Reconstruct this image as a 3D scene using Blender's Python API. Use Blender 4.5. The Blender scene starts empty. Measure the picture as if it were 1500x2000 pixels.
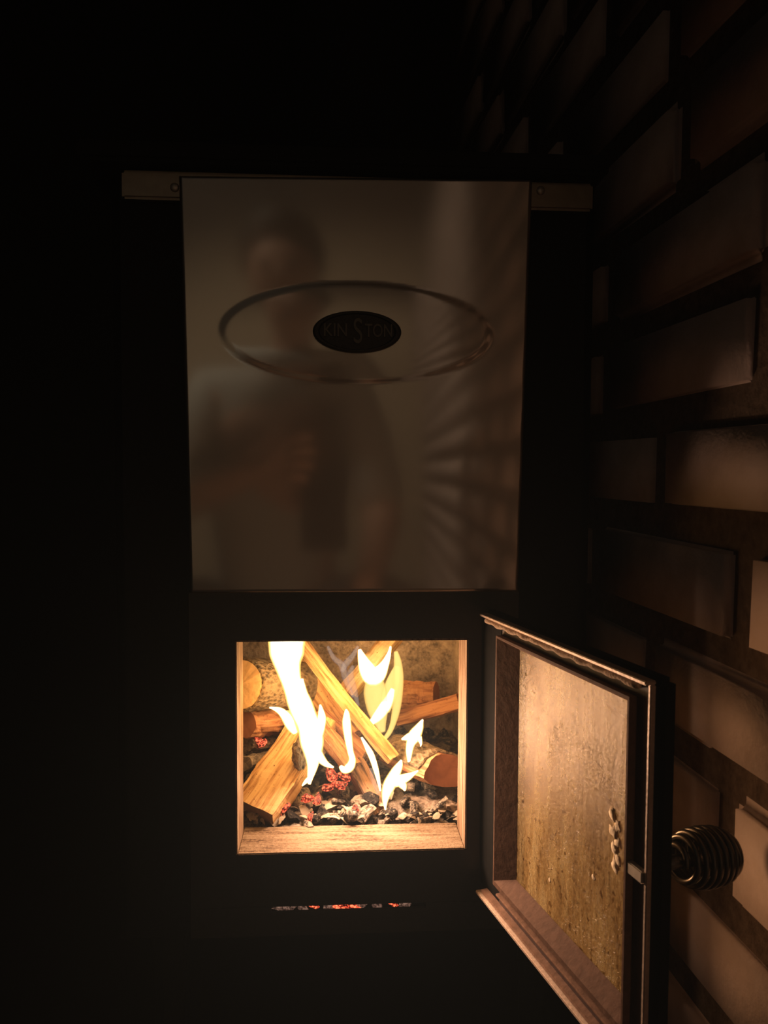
import bpy, bmesh, math, random
from mathutils import Vector, Matrix, Quaternion, noise
random.seed(7)
C = bpy.context.collection
scn = bpy.context.scene

# ---------------------------------------------------------------- camera
ZC = 0.50                                    # camera height above the floor
F = 1500.0
psi = math.atan(94 / F); th = math.atan(75 / F); rho = math.radians(0.30)
fwd = Vector((math.sin(psi) * math.cos(th), math.cos(psi) * math.cos(th), -math.sin(th)))
r0 = Vector((math.cos(psi), -math.sin(psi), 0)); u0 = r0.cross(fwd)
rt = r0 * math.cos(rho) + u0 * math.sin(rho)
up = -r0 * math.sin(rho) + u0 * math.cos(rho)
CAM = Vector((0, -0.6, ZC))
cd = bpy.data.cameras.new('camera'); cam = bpy.data.objects.new('camera', cd); C.objects.link(cam)
cam.matrix_world = Matrix(((rt.x, up.x, -fwd.x, CAM.x), (rt.y, up.y, -fwd.y, CAM.y), (rt.z, up.z, -fwd.z, CAM.z), (0, 0, 0, 1)))
cd.sensor_fit = 'VERTICAL'; cd.sensor_height = 36.0; cd.lens = F / 2000 * 36.0
cd.clip_start = 0.01
cd.dof.use_dof = True; cd.dof.focus_distance = 0.58; cd.dof.aperture_fstop = 14
scn.camera = cam
scn.cycles.max_bounces = 6; scn.cycles.diffuse_bounces = 2; scn.cycles.glossy_bounces = 2; scn.cycles.volume_bounces = 0; scn.cycles.transparent_max_bounces = 12

# ---------------------------------------------------------------- world, lights, exposure
w = bpy.data.worlds.new('night'); scn.world = w; w.use_nodes = True
w.node_tree.nodes['Background'].inputs[0].default_value = (0.02, 0.02, 0.03, 1)
w.node_tree.nodes['Background'].inputs[1].default_value = 0.1
vs_ = w.node_tree.nodes.new('ShaderNodeVolumeScatter')      # thin haze added to imitate lens glare round the fire
vs_.inputs['Color'].default_value = (0.62, 0.82, 1.0, 1); vs_.inputs['Density'].default_value = 0.035; vs_.inputs['Anisotropy'].default_value = 0.3
w.node_tree.links.new(vs_.outputs[0], w.node_tree.nodes['World Output'].inputs['Volume'])
scn.view_settings.view_transform = 'Standard'
scn.view_settings.look = 'None'
scn.view_settings.exposure = 0.0; scn.view_settings.gamma = 1.0
scn.view_settings.use_curve_mapping = False

def light(name, kind, loc, power, col, size=0.02, rot=None):
    d = bpy.data.lights.new(name, kind); d.energy = power; d.color = col
    if kind == 'AREA': d.size = size
    else: d.shadow_soft_size = size
    o = bpy.data.objects.new(name, d); C.objects.link(o); o.location = loc
    if rot: o.rotation_euler = rot
    return o
FIRE = (1.0, 0.50, 0.16)
FIRE_P = 1.0
light('fire_light_main', 'POINT', (-0.012, 0.080, ZC - 0.195), 0.40 * FIRE_P, FIRE, 0.022)
light('fire_light_right', 'POINT', (0.058, 0.078, ZC - 0.212), 0.30 * FIRE_P, FIRE, 0.016)
light('fire_light_front', 'POINT', (-0.052, 0.046, ZC - 0.188), 0.19 * FIRE_P, FIRE, 0.012)
light('fire_light_back', 'POINT', (0.055, 0.205, ZC - 0.150), 0.30 * FIRE_P, FIRE, 0.015)
glow = light('fire_glow', 'AREA', (0.012, 0.070, ZC - 0.228), 1.18 * FIRE_P, (1.0, 0.60, 0.39), 0.045, (math.radians(-74), 0, math.radians(18)))
glow.data.shape = 'RECTANGLE'; glow.data.size = 0.07; glow.data.size_y = 0.04
room_spot = light('added_room_spot', 'SPOT', (-0.90, -0.95, 2.10), 72.0, (1.0, 0.86, 0.68), 0.05)  # unseen spot added to light the person and rear wall mirrored in the panel
room_spot.rotation_euler = (Vector((-0.25, -1.9, 0.70)) - Vector((-0.90, -0.95, 2.10))).to_track_quat('-Z', 'Y').to_euler()
room_spot.data.spot_size = math.radians(78); room_spot.data.spot_blend = 0.6

# ---------------------------------------------------------------- helpers
def P(px, py, y):
    d = fwd + rt * ((px - 750) / F) - up * ((py - 1000) / F)
    return CAM + d * ((y - CAM.y) / d.y)
def mm_at(px, y): return px / F * (y + 0.6)      # width of px pixels at depth plane y

def tagp(o, label, cat, group=None, kind=None):
    o['label'] = label
    o['category'] = cat
    if group: o['group'] = group
    if kind: o['kind'] = kind
    return o
def thing(name, loc, label, cat, group=None):
    o = bpy.data.objects.new(name, None); C.objects.link(o); o.location = loc; o.empty_display_size = 0.02
    return tagp(o, label, cat, group)
def obj(name, bm, mat, parent=None, smooth=False, bevel=0.0, label=None):
    me = bpy.data.meshes.new(name)
    if isinstance(bm, bmesh.types.BMesh):
        bmesh.ops.recalc_face_normals(bm, faces=bm.faces)
        if bevel: bmesh.ops.bevel(bm, geom=[e for e in bm.edges if e.calc_face_angle(0) > 0.5], offset=bevel, segments=2, affect='EDGES', clamp_overlap=True)
        bm.to_mesh(me); bm.free()
    else:
        me.from_pydata(bm[0], [], bm[1]); me.update()
    if smooth:
        for p in me.polygons: p.use_smooth = True
    for m in (mat if isinstance(mat, (list, tuple)) else [mat]): me.materials.append(m)
    o = bpy.data.objects.new(name, me); C.objects.link(o)
    if parent: adopt(o, parent)
    if label: o['label'] = label
    return o
def adopt(o, parent):
    o.parent = parent
    bpy.context.view_layer.update()
    o.matrix_parent_inverse = parent.matrix_world.inverted()
def structure(name, bm, mat, **k):
    o = obj(name, bm, mat, **k); o['kind'] = 'structure'; return o
def box(bm, x0, x1, y0, y1, z0, z1, M=None):
    vs = [bm.verts.new(Vector(p)) for p in ((x0,y0,z0),(x1,y0,z0),(x1,y1,z0),(x0,y1,z0),(x0,y0,z1),(x1,y0,z1),(x1,y1,z1),(x0,y1,z1))]
    if M is not None:
        for v in vs: v.co = M @ v.co
    for f in ((0,3,2,1),(4,5,6,7),(0,1,5,4),(1,2,6,5),(2,3,7,6),(3,0,4,7)): bm.faces.new([vs[i] for i in f])
    return vs
def ring_frame(bm, u0, u1, v0, v1, iu0, iu1, iv0, iv1, w0, w1, M):
    """rectangular ring with a rectangular hole, local (u, w, v)"""
    def q(u, v, w): return bm.verts.new(M @ Vector((u, w, v)))
    o = [(u0,v0),(u1,v0),(u1,v1),(u0,v1)]; i = [(iu0,iv0),(iu1,iv0),(iu1,iv1),(iu0,iv1)]
    of = [q(a,b,w1) for a,b in o]; inf = [q(a,b,w1) for a,b in i]; ob = [q(a,b,w0) for a,b in o]; ib = [q(a,b,w0) for a,b in i]
    for k in range(4):
        n = (k+1) % 4
        bm.faces.new((of[k],of[n],inf[n],inf[k])); bm.faces.new((ob[k],ib[k],ib[n],ob[n]))
        bm.faces.new((of[k],ob[k],ob[n],of[n])); bm.faces.new((inf[k],inf[n],ib[n],ib[k]))
def tube(bm, pts, rad, n=8, closed_ends=True):
    rings = []; prev = None
    for i, p in enumerate(pts):
        a = pts[max(i-1, 0)]; b = pts[min(i+1, len(pts)-1)]
        t = (b - a).normalized()
        if prev is None:
            s = t.orthogonal().normalized()
        else:
            s = (prev - t * prev.dot(t)).normalized()
        prev = s; c = t.cross(s); r = rad[i] if isinstance(rad, (list, tuple)) else rad
        rings.append([bm.verts.new(p + (s * math.cos(2*math.pi*k/n) + c * math.sin(2*math.pi*k/n)) * r) for k in range(n)])
    for i in range(len(rings)-1):
        for k in range(n): bm.faces.new((rings[i][k], rings[i][(k+1)%n], rings[i+1][(k+1)%n], rings[i+1][k]))
    if closed_ends:
        bm.faces.new(rings[0][::-1]); bm.faces.new(rings[-1])

# ---------------------------------------------------------------- materials
class N:
    def __init__(s, name):
        s.m = bpy.data.materials.new(name); s.m.use_nodes = True; s.t = s.m.node_tree; s.t.nodes.clear()
        s.out = s.t.nodes.new('ShaderNodeOutputMaterial')
    def n(s, t, ins=None, **k):
        x = s.t.nodes.new('ShaderNode' + t)
        for a, b in k.items(): setattr(x, a, b)
        for a, b in (ins or {}).items():
            if isinstance(b, bpy.types.NodeSocket): s.t.links.new(b, x.inputs[a])
            else: x.inputs[a].default_value = b
        return x
    def coord(s, scale=(1,1,1), which='Object'):
        c = s.n('TexCoord'); return s.n('Mapping', {'Vector': c.outputs[which], 'Scale': scale}).outputs[0]
    def noise(s, vec, scale, detail=4, rough=0.55, dist=0.0):
        return s.n('TexNoise', {'Vector': vec, 'Scale': scale, 'Detail': detail, 'Roughness': rough, 'Distortion': dist}).outputs[0]
    def ramp(s, fac, stops):
        r = s.n('ValToRGB', {'Fac': fac}); e = r.color_ramp.elements
        while len(e) < len(stops): e.new(0.5)
        for i, (p, c) in enumerate(stops): e[i].position = p; e[i].color = (*c, 1) if len(c) == 3 else c
        return r.outputs[0]
    def math(s, op, a, b=0.0, clamp=False):
        x = s.n('Math', {0: a, 1: b}, operation=op); x.use_clamp = clamp; return x.outputs[0]
    def mix(s, f, a, b, mode='MIX'):
        x = s.n('Mix', data_type='RGBA', blend_type=mode)
        for sock, v in ((x.inputs[0], f), (x.inputs[6], a), (x.inputs[7], b)):
            if isinstance(v, bpy.types.NodeSocket): s.t.links.new(v, sock)
            else: sock.default_value = v if not isinstance(v, tuple) or len(v) == 4 else (*v, 1)
        return x.outputs[2]
    def bump(s, h, strength=0.5, dist=0.002):
        return s.n('Bump', {'Height': h, 'Strength': strength, 'Distance': dist}).outputs[0]
    def bsdf(s, col, rough=0.8, normal=None, metal=0.0, spec=0.3, **extra):
        ins = {'Base Color': col if isinstance(col, bpy.types.NodeSocket) else (*col, 1), 'Roughness': rough, 'Metallic': metal, 'Specular IOR Level': spec}
        if normal is not None: ins['Normal'] = normal
        ins.update(extra)
        b = s.n('BsdfPrincipled', ins); return b.outputs[0]
    def done(s, sh):
        s.t.links.new(sh, s.out.inputs[0]); return s.m

def m_simple(name, col, rough=0.7, metal=0.0, spec=0.3, var=0.25, scale=60, bump=0.15):
    a = N(name); v = a.coord(); n = a.noise(v, scale)
    c = a.mix(n, tuple(x*(1-var) for x in col), tuple(min(1, x*(1+var)) for x in col))
    return a.done(a.bsdf(c, rough, a.bump(n, bump, 0.001), metal, spec))
def m_wood(name, light_c, dark_c, rough=0.8):
    a = N(name); v = a.coord((1, 1, 0.07)); g = a.noise(v, 260, 5, 0.6, 0.4)
    big = a.noise(a.coord((1, 1, 0.35)), 45, 3)
    f = a.math('ADD', a.math('MULTIPLY', g, 0.75), a.math('MULTIPLY', big, 0.35))
    c = a.ramp(f, [(0.38, tuple(x*0.35 for x in dark_c)), (0.47, dark_c), (0.58, light_c), (0.80, tuple(min(1, x*1.15) for x in light_c))])
    spk = a.ramp(a.noise(a.coord(), 420, 2), [(0.68, (1,1,1)), (0.74, (0.25,0.16,0.1))])
    c = a.mix(1.0, c, spk, 'MULTIPLY')
    return a.done(a.bsdf(c, rough, a.bump(f, 0.9, 0.003), spec=0.2))
def m_bark(name, c0, c1):
    a = N(name); v = a.coord((1, 1, 0.55))
    vo = a.n('TexVoronoi', {'Vector': v, 'Scale': 260.0}, feature='F1').outputs[0]
    n = a.noise(v, 120, 6, 0.7)
    h = a.math('ADD', a.math('MULTIPLY', vo, 0.7), n)
    c = a.ramp(h, [(0.45, c0), (0.75, c1), (1.0, tuple(min(1, x*1.4) for x in c1))])
    return a.done(a.bsdf(c, 0.95, a.bump(h, 1.0, 0.006), spec=0.1))

M = {}
M['black'] = m_simple('black_stove_paint', (0.045, 0.042, 0.042), 0.40, 0, 0.5, 0.2, 300, 0.08)
M['black_matte'] = m_simple('matte_black_steel', (0.012, 0.012, 0.013), 0.8, 0, 0.15, 0.2, 200, 0.05)
M['bar'] = m_simple('dull_steel_bar', (0.40, 0.34, 0.27), 0.42, 1.0, 0.5, 0.2, 120, 0.05)
M['rim'] = m_simple('bare_steel_edge', (0.58, 0.46, 0.38), 0.5, 0.3, 0.4, 0.3, 400, 0.3)
M['soot_metal'] = m_simple('sooty_brown_steel', (0.20, 0.115, 0.08), 0.55, 0.2, 0.4, 0.5, 160, 0.5)
M['groove'] = m_simple('dark_groove_steel', (0.055, 0.032, 0.03), 0.6, 0.0, 0.3, 0.5, 160, 0.3)  # even dark brown for the flat groove ring
M['gasket'] = m_simple('rope_gasket', (0.36, 0.27, 0.20), 0.95, 0, 0.05, 0.6, 500, 0.9)
M['spring'] = m_simple('black_chrome_wire', (0.16, 0.145, 0.13), 0.30, 0.9, 0.5, 0.1, 200, 0.0)
M['pin'] = m_simple('pale_steel_pin', (0.62, 0.56, 0.48), 0.4, 0.6, 0.5, 0.1, 200, 0.1)

# polished steel of the upper panel
a = N('polished_steel'); v = a.coord((1, 1, 0.25)); n = a.noise(v, 900, 2)
big = a.noise(a.coord(), 9, 3)
c = a.mix(big, (0.62, 0.56, 0.49), (0.74, 0.68, 0.60))
mir = a.bsdf(c, a.ramp(big, [(0.3, (0.06,)*3), (0.7, (0.11,)*3)]), None, 1.0)
haz = a.bsdf(c, 0.45, None, 1.0)
M['steel'] = a.done(a.n('MixShader', {0: 0.58, 1: mir, 2: haz}).outputs[0])

# firebrick/liner
def m_liner(name, c0, c1, c2, s=1.0):
    a = N(name); v = a.coord(); n1 = a.noise(v, 55*s, 6, 0.65); n2 = a.noise(v, 330*s, 4, 0.7)
    f = a.math('ADD', a.math('MULTIPLY', n1, 0.65), a.math('MULTIPLY', n2, 0.4))
    c = a.ramp(f, [(0.38, c0), (0.52, c1), (0.68, c2)])
    return a.done(a.bsdf(c, 0.95, a.bump(f, 0.8, 0.004), spec=0.1))
M['liner'] = m_liner('sooted_firebrick', (0.11, 0.09, 0.075), (0.33, 0.27, 0.22), (0.52, 0.44, 0.36))
a = N('ash_dusted_steel'); n1 = a.noise(a.coord((0.12, 1, 1)), 220, 5, 0.6); n2 = a.noise(a.coord(), 420, 3)
f = a.math('ADD', a.math('MULTIPLY', n1, 0.7), a.math('MULTIPLY', n2, 0.35))
c = a.ramp(f, [(0.36, (0.05, 0.028, 0.018)), (0.47, (0.155, 0.105, 0.065)), (0.64, (0.24, 0.18, 0.12))])
M['lip'] = a.done(a.bsdf(c, 0.9, a.bump(f, 0.8, 0.003), spec=0.15))
a = N('ash_dusted_jamb'); n1 = a.noise(a.coord((1, 1, 0.1)), 260, 5, 0.6)
c = a.ramp(n1, [(0.36, (0.10, 0.05, 0.03)), (0.5, (0.20, 0.135, 0.085)), (0.66, (0.29, 0.22, 0.155))])
M['jamb'] = a.done(a.bsdf(c, 0.9, a.bump(n1, 0.6, 0.002), spec=0.15))

# dirty door pane: ash film on clear glass
a = N('ash_filmed_glass'); v = a.coord()
st = a.noise(a.coord((1, 1, 0.18)), 110, 5, 0.6, 0.6); fine = a.noise(v, 330, 5, 0.75); blot = a.noise(v, 22, 3)
vor = a.n('TexVoronoi', {'Vector': a.n('Mapping', {'Vector': a.noise(v, 18, 2) , 'Scale': (1,1,1)}).outputs[0], 'Scale': 5.0}, feature='DISTANCE_TO_EDGE').outputs[0]
wv = a.n('TexNoise', {'Vector': v, 'Scale': 60.0, 'Detail': 2.0, 'Distortion': 3.0}).outputs[0]
scr = a.ramp(a.math('ABSOLUTE', a.math('SUBTRACT', wv, 0.5)), [(0.0, (1,1,1)), (0.018, (0,0,0))])
msk = a.ramp(blot, [(0.5, (0,0,0)), (0.6, (1,1,1))])
scr = a.mix(1.0, scr, msk, 'MULTIPLY')
f = a.math('ADD', a.math('MULTIPLY', st, 0.55), a.math('MULTIPLY', fine, 0.45))
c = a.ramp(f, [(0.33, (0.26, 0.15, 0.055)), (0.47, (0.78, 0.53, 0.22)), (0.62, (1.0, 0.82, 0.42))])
c = a.mix(a.math('MULTIPLY', scr, 0.85), c, (0.80, 0.70, 0.55))
spk = a.ramp(a.noise(v, 230, 1), [(0.66, (1,1,1)), (0.70, (0.18,0.11,0.06))])
c = a.mix(1.0, c, spk, 'MULTIPLY')
nb = a.bump(a.math('ADD', f, a.math('MULTIPLY', scr, 0.3)), 0.7, 0.002)
dif = a.n('BsdfDiffuse', {'Color': c, 'Normal': nb}).outputs[0]
trl = a.n('BsdfTranslucent', {'Color': c, 'Normal': nb}).outputs[0]
trn = a.n('BsdfTransparent', {'Color': (0.95, 0.88, 0.75, 1)}).outputs[0]
gl = a.n('BsdfGlossy', {'Color': (0.9, 0.85, 0.8, 1), 'Roughness': 0.25, 'Normal': nb}).outputs[0]
s1 = a.n('MixShader', {0: 0.12, 1: dif, 2: trl}).outputs[0]
s2 = a.n('MixShader', {0: a.ramp(f, [(0.35, (0.84,)*3), (0.6, (0.68,)*3)]), 1: s1, 2: trn}).outputs[0]
M['pane'] = a.done(a.n('MixShader', {0: 0.05, 1: s2, 2: gl}).outputs[0])

M['wood'] = m_wood('split_pine', (0.66, 0.45, 0.22), (0.42, 0.23, 0.09))
M['wood_mid'] = m_wood('orange_split_wood', (0.50, 0.29, 0.13), (0.26, 0.13, 0.055))
M['wood_red'] = m_wood('reddish_split_wood', (0.44, 0.22, 0.11), (0.24, 0.10, 0.05))
M['wood_char'] = m_wood('scorched_wood', (0.34, 0.20, 0.12), (0.10, 0.06, 0.045))
M['endgrain'] = m_simple('cut_end_grain', (0.60, 0.42, 0.22), 0.9, 0, 0.1, 0.4, 180, 0.6)
M['endred'] = m_simple('reddish_cut_face', (0.36, 0.16, 0.09), 0.85, 0, 0.15, 0.45, 90, 0.6)
M['enddark'] = m_simple('shaded_end_face', (0.16, 0.10, 0.07), 0.9, 0, 0.1, 0.4, 180, 0.6)  # darker copy of the end grain, shade put into its colour
M['bark'] = m_bark('rough_bark', (0.035, 0.027, 0.018), (0.18, 0.135, 0.085))
M['bark_dark'] = m_bark('charred_bark', (0.025, 0.02, 0.018), (0.22, 0.17, 0.13))
a = N('charcoal_with_ash'); v = a.coord(); n1 = a.noise(v, 1.9, 6, 0.7)
geo = a.n('NewGeometry'); oi = a.n('ObjectInfo')
f = a.math('ADD', n1, a.math('MULTIPLY', a.math('SUBTRACT', oi.outputs['Random'], 0.5), 0.30))
c = a.ramp(f, [(0.40, (0.022, 0.02, 0.02)), (0.50, (0.08, 0.068, 0.056)), (0.60, (0.34, 0.28, 0.22))])
M['coal'] = a.done(a.bsdf(c, 0.95, a.bump(n1, 0.9, 0.004), spec=0.15))
M['ash'] = m_liner('wood_ash', (0.05, 0.04, 0.035), (0.17, 0.14, 0.115), (0.36, 0.31, 0.25), 2.5)
M['flake'] = m_simple('pale_ash_flake', (0.36, 0.30, 0.23), 0.95, 0, 0.05, 0.3, 300, 0.5)
a = N('glowing_coal'); n1 = a.noise(a.coord(), 2.2, 5, 0.75)
base = a.bsdf((0.06, 0.04, 0.04), 0.95)
em = a.n('Emission', {'Color': a.ramp(n1, [(0.40, (0.35, 0.008, 0.006)), (0.52, (0.9, 0.07, 0.03)), (0.62, (1.0, 0.30, 0.12))]), 'Strength': 1.7}).outputs[0]
M['ember'] = a.done(a.n('MixShader', {0: a.ramp(n1, [(0.44, (0,0,0)), (0.54, (1,1,1))]), 1: base, 2: em}).outputs[0])

a = N('ember_lit_cinder'); n1 = a.noise(a.coord(), 2.6, 5, 0.7)
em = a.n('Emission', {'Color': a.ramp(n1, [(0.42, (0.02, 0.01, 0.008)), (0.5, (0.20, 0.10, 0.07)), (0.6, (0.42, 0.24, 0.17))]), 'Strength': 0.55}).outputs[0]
M['cinder'] = a.done(a.n('AddShader', {0: a.bsdf((0.2, 0.15, 0.12), 0.95), 1: em}).outputs[0])  # weak emission paints the embers' light onto the cinders

def m_flame(name, core, edge, e_core, e_edge, a_core, p=1.4):
    a = N(name)
    fc = a.n('LayerWeight', {'Blend': 0.5}).outputs['Facing']
    k = a.math('SUBTRACT', 1.0, fc, True)
    kk = a.math('POWER', k, p)
    n1 = a.noise(a.coord((1, 1, 0.3)), 70, 3)
    kk = a.math('MULTIPLY', kk, a.math('ADD', 0.65, a.math('MULTIPLY', n1, 0.7)), True)
    col = a.ramp(kk, [(0.0, edge), (0.35, edge), (0.75, core)])
    st = a.math('ADD', e_edge, a.math('MULTIPLY', a.math('POWER', kk, 1.5), e_core - e_edge))
    em = a.n('Emission', {'Color': col, 'Strength': st}).outputs[0]
    al = a.math('MULTIPLY', a.math('MULTIPLY', kk, 2.2, True), a_core)
    tr = a.n('BsdfTransparent').outputs[0]
    return a.done(a.n('MixShader', {0: al, 1: tr, 2: em}).outputs[0])
M['flame'] = m_flame('flame_white_hot', (1.0, 0.80, 0.46), (1.0, 0.52, 0.12), 13.0, 1.2, 0.72, 2.6)
M['flame_soft'] = m_flame('flame_soft', (1.0, 0.70, 0.20), (1.0, 0.55, 0.12), 1.5, 0.9, 0.62, 1.8)
M['flame_wisp'] = m_flame('flame_wisp', (0.95, 0.75, 0.62), (0.55, 0.42, 0.62), 1.0, 0.5, 0.11, 1.6)

# ---------------------------------------------------------------- room shell
a = N('mortar'); n1 = a.noise(a.coord(), 130, 5)
M['mortar'] = a.done(a.bsdf(a.ramp(n1, [(0.3, (0.09, 0.062, 0.045)), (0.7, (0.16, 0.115, 0.085))]), 0.95, a.bump(n1, 0.6, 0.004), spec=0.1))
a = N('painted_brick'); oi = a.n('ObjectInfo'); n1 = a.noise(a.coord(), 30, 5); n2 = a.noise(a.coord(), 260, 3)
c = a.mix(oi.outputs['Random'], (0.60, 0.47, 0.43), (0.70, 0.57, 0.53))
c = a.mix(a.ramp(n1, [(0.4, (0,)*3), (0.75, (1,)*3)]), c, (0.52, 0.40, 0.34))
M['brick'] = a.done(a.bsdf(c, 0.75, a.bump(a.math('ADD', n1, a.math('MULTIPLY', n2, 0.3)), 0.35, 0.003), spec=0.3))
M['plaster'] = m_simple('warm_plaster', (0.44, 0.36, 0.26), 0.9, 0, 0.1, 0.12, 6, 0.1)
M['dark_wall'] = m_simple('near_black_wall', (0.012, 0.012, 0.013), 0.9, 0, 0.1, 0.2, 20, 0.1)  # darkness of the unlit background put into the colour
M['floor'] = m_simple('dark_slate_floor', (0.018, 0.016, 0.017), 0.7, 0, 0.2, 0.3, 15, 0.2)
M['ceiling'] = m_simple('dim_ceiling', (0.20, 0.16, 0.12), 0.9, 0, 0.1, 0.1, 8, 0.05)

WD = Vector((-0.0568, 0.9984, 0)).normalized()          # along the wall, into the picture
WN = Vector((-WD.y, WD.x, 0))                           # out of the wall, to the left
W0 = Vector((0.239, -0.131, 0))
def wall_s(px, py=1000):
    d = fwd + rt * ((px - 750) / F) - up * ((py - 1000) / F)
    t = (W0 - CAM).dot(WN) / d.dot(WN)
    return (CAM + d * t - W0).dot(WD)
WM = Matrix(((WD.x, WN.x, 0, W0.x), (WD.y, WN.y, 0, W0.y), (0, 0, 1, 0), (0, 0, 0, 1)))
bm = bmesh.new(); box(bm, -2.70, 0.95, -0.12, -0.0065, 0, 2.4, WM)
wall = structure('wall_right', bm, M['mortar'])
brick_meshes = []
for k in range(4):
    bm = bmesh.new(); box(bm, -0.5, 0.5, -0.5, 0.5, -0.5, 0.5)
    for vv in bm.verts: vv.co = Vector((vv.co.x * 0.2070, vv.co.y * 0.05, vv.co.z * 0.0635))
    bmesh.ops.bevel(bm, geom=list(bm.edges), offset=0.0070, segments=3, affect='EDGES')
    for vv in bm.verts:
        vv.co += Vector((noise.noise(vv.co * 30 + Vector((k*7, 0, 0))) * 0.0016, noise.noise(vv.co * 18 + Vector((k*9, 5, 0))) * 0.002, noise.noise(vv.co * 22 + Vector((0, k*5, 3))) * 0.0020))
    me = bpy.data.meshes.new('brick'); bm.to_mesh(me); bm.free(); me.materials.append(M['brick'])
    for p in me.polygons: p.use_smooth = True
    brick_meshes.append(me)
joints = [0.195, 0.119, 0.042, -0.034, -0.114, -0.186, -0.269]          # bed joints, relative to the camera's height
while joints[0] < 1.0: joints.insert(0, joints[0] + 0.0775)
first = len(joints) - 7
while joints[-1] > -0.47: joints.append(joints[-1] - 0.0775)
head = {-1: 0.058, 0: -0.045, 1: -0.037, 2: 0.081, 3: -0.025, 4: 0.091, 5: -0.015, 6: 0.085}
for k in range(len(joints) - 1):
    zm = ZC + (joints[k] + joints[k+1]) / 2; hgt = joints[k] - joints[k+1]
    s0 = head.get(k - first, (0.08 if k % 2 == first % 2 else -0.03) + random.uniform(-0.01, 0.01)) % 0.2225
    for i in range(-12, 4):
        sc = s0 + i * 0.2225 + 0.11125
        if sc > 0.75 or sc < -2.55: continue
        o = bpy.data.objects.new('brick', random.choice(brick_meshes)); C.objects.link(o)
        o.parent = wall
        o.matrix_local = WM @ Matrix.Translation((sc + random.uniform(-0.002, 0.002), -0.025 + random.uniform(-0.002, 0.001), zm + random.uniform(-0.001, 0.001))) @ Matrix.Rotation(random.uniform(-0.008, 0.008), 4, 'Y') @ Matrix.Diagonal((random.uniform(0.985, 1.01), 1, hgt / 0.0775, 1))

bm = bmesh.new(); box(bm, -1.7, 0.75, -2.75, 0.95, -0.05, 0.0); structure('floor', bm, M['floor'])
bm = bmesh.new(); box(bm, -1.7, 0.75, -2.75, 0.95, 2.4, 2.45); structure('ceiling', bm, M['ceiling'])
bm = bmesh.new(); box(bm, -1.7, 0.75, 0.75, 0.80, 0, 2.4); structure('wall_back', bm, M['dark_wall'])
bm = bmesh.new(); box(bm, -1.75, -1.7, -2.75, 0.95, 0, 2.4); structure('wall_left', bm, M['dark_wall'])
bm = bmesh.new(); box(bm, -1.7, 0.75, -2.75, -2.70, 0, 2.4); structure('wall_rear', bm, M['plaster'])

# ---------------------------------------------------------------- stove
stove = thing('wood_stove', (0.016, 0.15, 0), 'small black wood burning stove with a polished steel panel and its fire door open', 'stove')
OX0 = P(463, 1460, 0).x; OX1 = P(910, 1460, 0).x          # fire opening
OZ1 = P(690, 1252, 0).z; OZ0 = P(690, 1662, 0).z
FX0 = P(369, 1250, 0).x; FX1 = P(1012, 1250, 0).x         # front plate
PZ0 = P(690, 1157, 0).z; PZ1 = P(690, 340, 0).z           # steel panel
SLZ = P(680, 1771, 0).z; BZ = P(680, 1822, 0).z
BX0, BX1 = -0.172, 0.205
# outer shell: sides, back, bottom, roof (open in front)
bm = bmesh.new()
box(bm, BX0, BX0+0.006, 0.012, 0.33, BZ, PZ1)
box(bm, BX1-0.006, BX1, 0.012, 0.33, BZ, PZ1)
box(bm, BX0, BX1, 0.324, 0.33, BZ, PZ1)
box(bm, BX0, BX1, 0.012, 0.33, BZ-0.006, BZ)
box(bm, BX0, FX0, 0.012, 0.018, BZ, PZ1)
box(bm, FX1, BX1, 0.012, 0.018, BZ, PZ1)
obj('body_shell', bm, M['black_matte'], stove)
# front plate with fire opening and air slot
SL0, SL1 = P(530, 1771, 0).x, P(832, 1771, 0).x
bm = bmesh.new()
CT = 0.0015
box(bm, FX0, FX1, 0.0, 0.010, OZ1+CT, PZ0)
box(bm, FX0, OX0-CT, 0.0, 0.010, OZ0-CT, OZ1+CT)
box(bm, OX1+CT, FX1, 0.0, 0.010, OZ0-CT, OZ1+CT)
box(bm, FX0, FX1, 0.0, 0.010, SLZ+0.0017, OZ0-CT)
obj('front_plate', bm, M['black'], stove)
bm = bmesh.new()
box(bm, FX0, FX1, -0.0012, 0.0012, BZ, SLZ-0.0020)
box(bm, FX0, SL0, -0.0012, 0.0012, SLZ-0.0020, SLZ+0.0017)
box(bm, SL1, FX1, -0.0012, 0.0012, SLZ-0.0020, SLZ+0.0017)
obj('ash_drawer', bm, M['black'], stove)
# collar round the opening: jambs, lip and lintel
bm = bmesh.new()
box(bm, OX0-CT, OX0, -0.0004, 0.040, OZ0-CT, OZ1+CT); obj('jamb', bm, M['jamb'], stove, bevel=0.001)
bm = bmesh.new()
box(bm, OX1, OX1+CT, -0.0004, 0.040, OZ0-CT, OZ1+CT); obj('jamb', bm, M['jamb'], stove, bevel=0.001)
bm = bmesh.new(); box(bm, OX0, OX1, -0.0002, 0.046, OZ0-CT, OZ0); obj('lip', bm, M['lip'], stove, bevel=0.001)
bm = bmesh.new(); box(bm, OX0, OX1, 0.0, 0.045, OZ1, OZ1+CT); obj('lintel', bm, M['jamb'], stove)
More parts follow.
